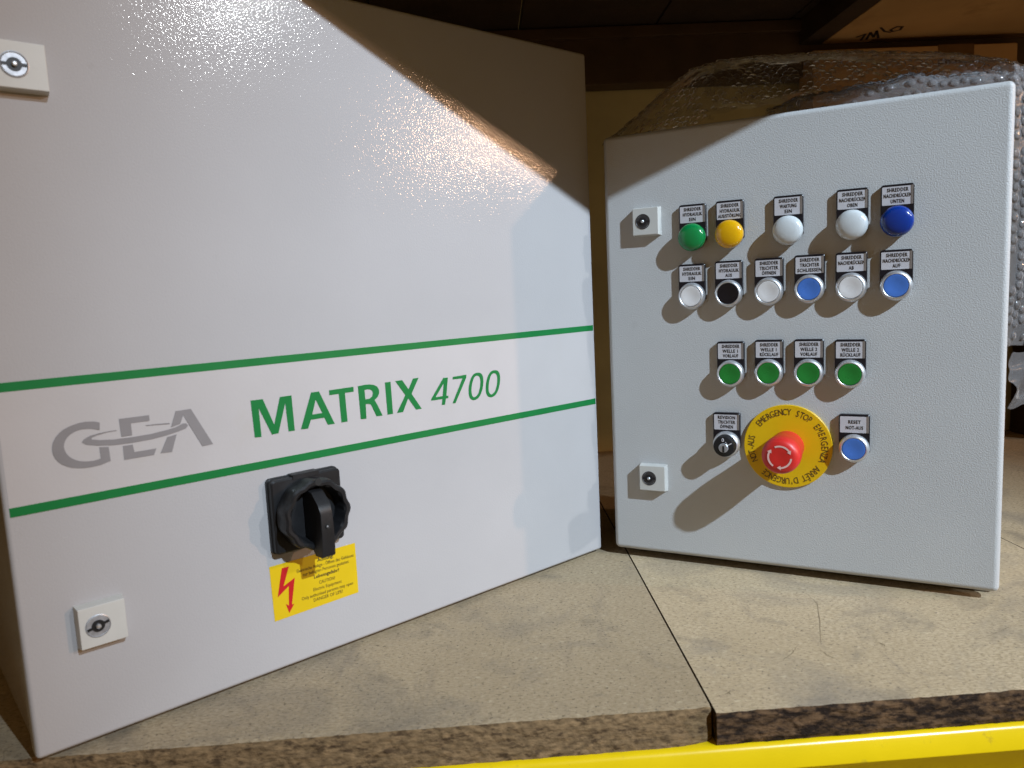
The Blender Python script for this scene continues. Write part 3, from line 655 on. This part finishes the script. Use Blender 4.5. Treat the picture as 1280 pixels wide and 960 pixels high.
# ------------------------------------------------------------------ bubble wrap draped over the back of the control cabinet
ZT = ZR+HR
_o = [fr_ for fr_ in (on_face(x, y, OR, XR, NR, -0.13, 0) for x, y in ((778, 178), (800, 152), (835, 114), (870, 86), (900, 75), (950, 69), (1000, 66), (1060, 64), (1130, 65), (1200, 67), (1250, 74), (1290, 92)))]
def crest(u):
    if u <= _o[0][0]: return _o[0][1]
    for (a0, b0), (a1, b1) in zip(_o, _o[1:]):
        if u <= a1: return b0+(b1-b0)*(u-a0)/(a1-a0)
    return _o[-1][1]
def wrap_top(s, t):                  # s along the cabinet top, t from the front edge back over the arch and down
    u = _o[0][0] + (_o[-1][0]-_o[0][0])*s
    H = crest(u) - ZT
    y = 0.045 + 0.19*t
    h = H*math.sin(math.pi*min(1.0, t*1.08+0.03))**0.6 if t < 0.45 else H*(1-0.9*(t-0.45)**1.6)
    nz = mnoise.noise(Vector((u*14, t*3, 1.3)))*0.012 + mnoise.noise(Vector((u*34, t*7, 5.3)))*0.006
    edge = min(1, t*3)*min(1, abs(t-0.45)*4)
    return Vector((u, y + nz*1.2, ZT - 0.004 + h + nz*edge))
def wrap_roll(s, t):                 # low roll just behind the front edge, on the right half
    u = 0.175 + 0.242*s
    R_ = 0.004 + 0.013*math.sin(math.pi*min(1, 0.15+0.75*s))**0.8 + 0.004*mnoise.noise(Vector((u*30, 2, 2)))
    a = math.pi*(0.02 + 1.05*t)
    nz = mnoise.noise(Vector((u*60, t*5, 8.1)))*0.004
    return Vector((u, 0.030 - R_*1.0*math.cos(a) + 0.012 + nz, ZT - 0.006 + 1.75*R_*math.sin(a) + nz))
def wrap_side(s, t):                 # hangs down the right flank; s down, t from front to back
    z = ZT + 0.018 - 0.262*s
    bul = 0.016 + 0.020*math.sin(math.pi*min(1, s*0.9+0.1)) + mnoise.noise(Vector((s*5, t*3, 3.3)))*0.012 + mnoise.noise(Vector((s*12, t*6, 7.3)))*0.005
    if s < 0.1: bul *= 0.4+6*s
    y = 0.022 + 0.15*t
    return Vector((WR - 0.0005 + bul*min(1, 0.05+2.6*t) + 0.045*t, y, z - 0.02*t + mnoise.noise(Vector((s*9, t*9, 4.4)))*0.003))
wrap = thing('bubble_wrap', 'crumpled clear bubble wrap draped behind and beside the control cabinet', 'bubble wrap', (OR.x, OR.y, 0), math.atan2(XR.y, XR.x))
def sheet(fun, ls, lt, pitch=0.0105, kind=''):
    bm = bmesh.new(); ns, nt_ = int(ls/0.005), int(lt/0.005)
    g = [[bm.verts.new(fun(i/ns, j/nt_)) for j in range(nt_+1)] for i in range(ns+1)]
    for i in range(ns):
        for j in range(nt_): bm.faces.new((g[i][j], g[i+1][j], g[i+1][j+1], g[i][j+1]))
    mesh_obj('film', bm, M['film'+kind], wrap, smooth=180)
    bm = bmesh.new(); rows = int(lt/(pitch*0.866)); cols = int(ls/pitch)
    for j in range(rows):
        for i in range(cols):
            s = (i+0.5+(0.5 if j % 2 else 0))/cols; t = (j+0.5)/rows
            if s > 0.99 or random.random() < 0.22: continue
            s = min(0.985, s + random.gauss(0, 0.0018)); t = min(0.99, max(0.01, t + random.gauss(0, 0.004)))
            P = fun(s, t); a = fun(min(1, s+0.004), t)-P; b = fun(s, min(1, t+0.004))-P
            n = a.cross(b)
            if n.length < 1e-12: continue
            n.normalize()
            if n.y > 0.2 and n.z < 0.3: n = -n
            e1 = n.orthogonal().normalized(); e2 = n.cross(e1)
            r = pitch*0.45*random.uniform(0.85, 1.05); hgt = r*random.uniform(0.22, 0.55); P = P + n*0.0004
            k = 9; prev = None
            for rr, hh_ in ((1.0, 0.0), (0.88, 0.6), (0.5, 0.95)):
                ring = [bm.verts.new(P + e1*(r*rr*math.cos(2*math.pi*q/k)) + e2*(r*rr*math.sin(2*math.pi*q/k)) + n*(hgt*hh_)) for q in range(k)]
                if prev:
                    for q in range(k): bm.faces.new((prev[q], prev[(q+1) % k], ring[(q+1) % k], ring[q]))
                prev = ring
            bm.faces.new(prev)
    o = mesh_obj('bubbles', bm, M['bubble'+kind], wrap, smooth=70); o['kind'] = 'stuff'
sheet(wrap_top, 0.46, 0.26, kind='_arch')
sheet(wrap_roll, 0.25, 0.060, 0.0095)
sheet(wrap_side, 0.29, 0.17)
# gathered tail of plain film below the flank
bm = bmesh.new(); ns, nt_ = 22, 16
def tail(s, t):
    z = ZT - 0.250 - 0.055*s - 0.02*t; f = mnoise.noise(Vector((s*3, t*9, 6.6)))
    return Vector((WR + 0.004 + (0.045*(1-0.5*s))*min(1, 0.1+1.4*t) + 0.010*f + 0.03*t, 0.03+0.14*t, z + 0.012*f))
g = [[bm.verts.new(tail(i/ns, j/nt_)) for j in range(nt_+1)] for i in range(ns+1)]
for i in range(ns):
    for j in range(nt_): bm.faces.new((g[i][j], g[i+1][j], g[i+1][j+1], g[i][j+1]))
mesh_obj('film_tail', bm, M['film'], wrap, smooth=180)
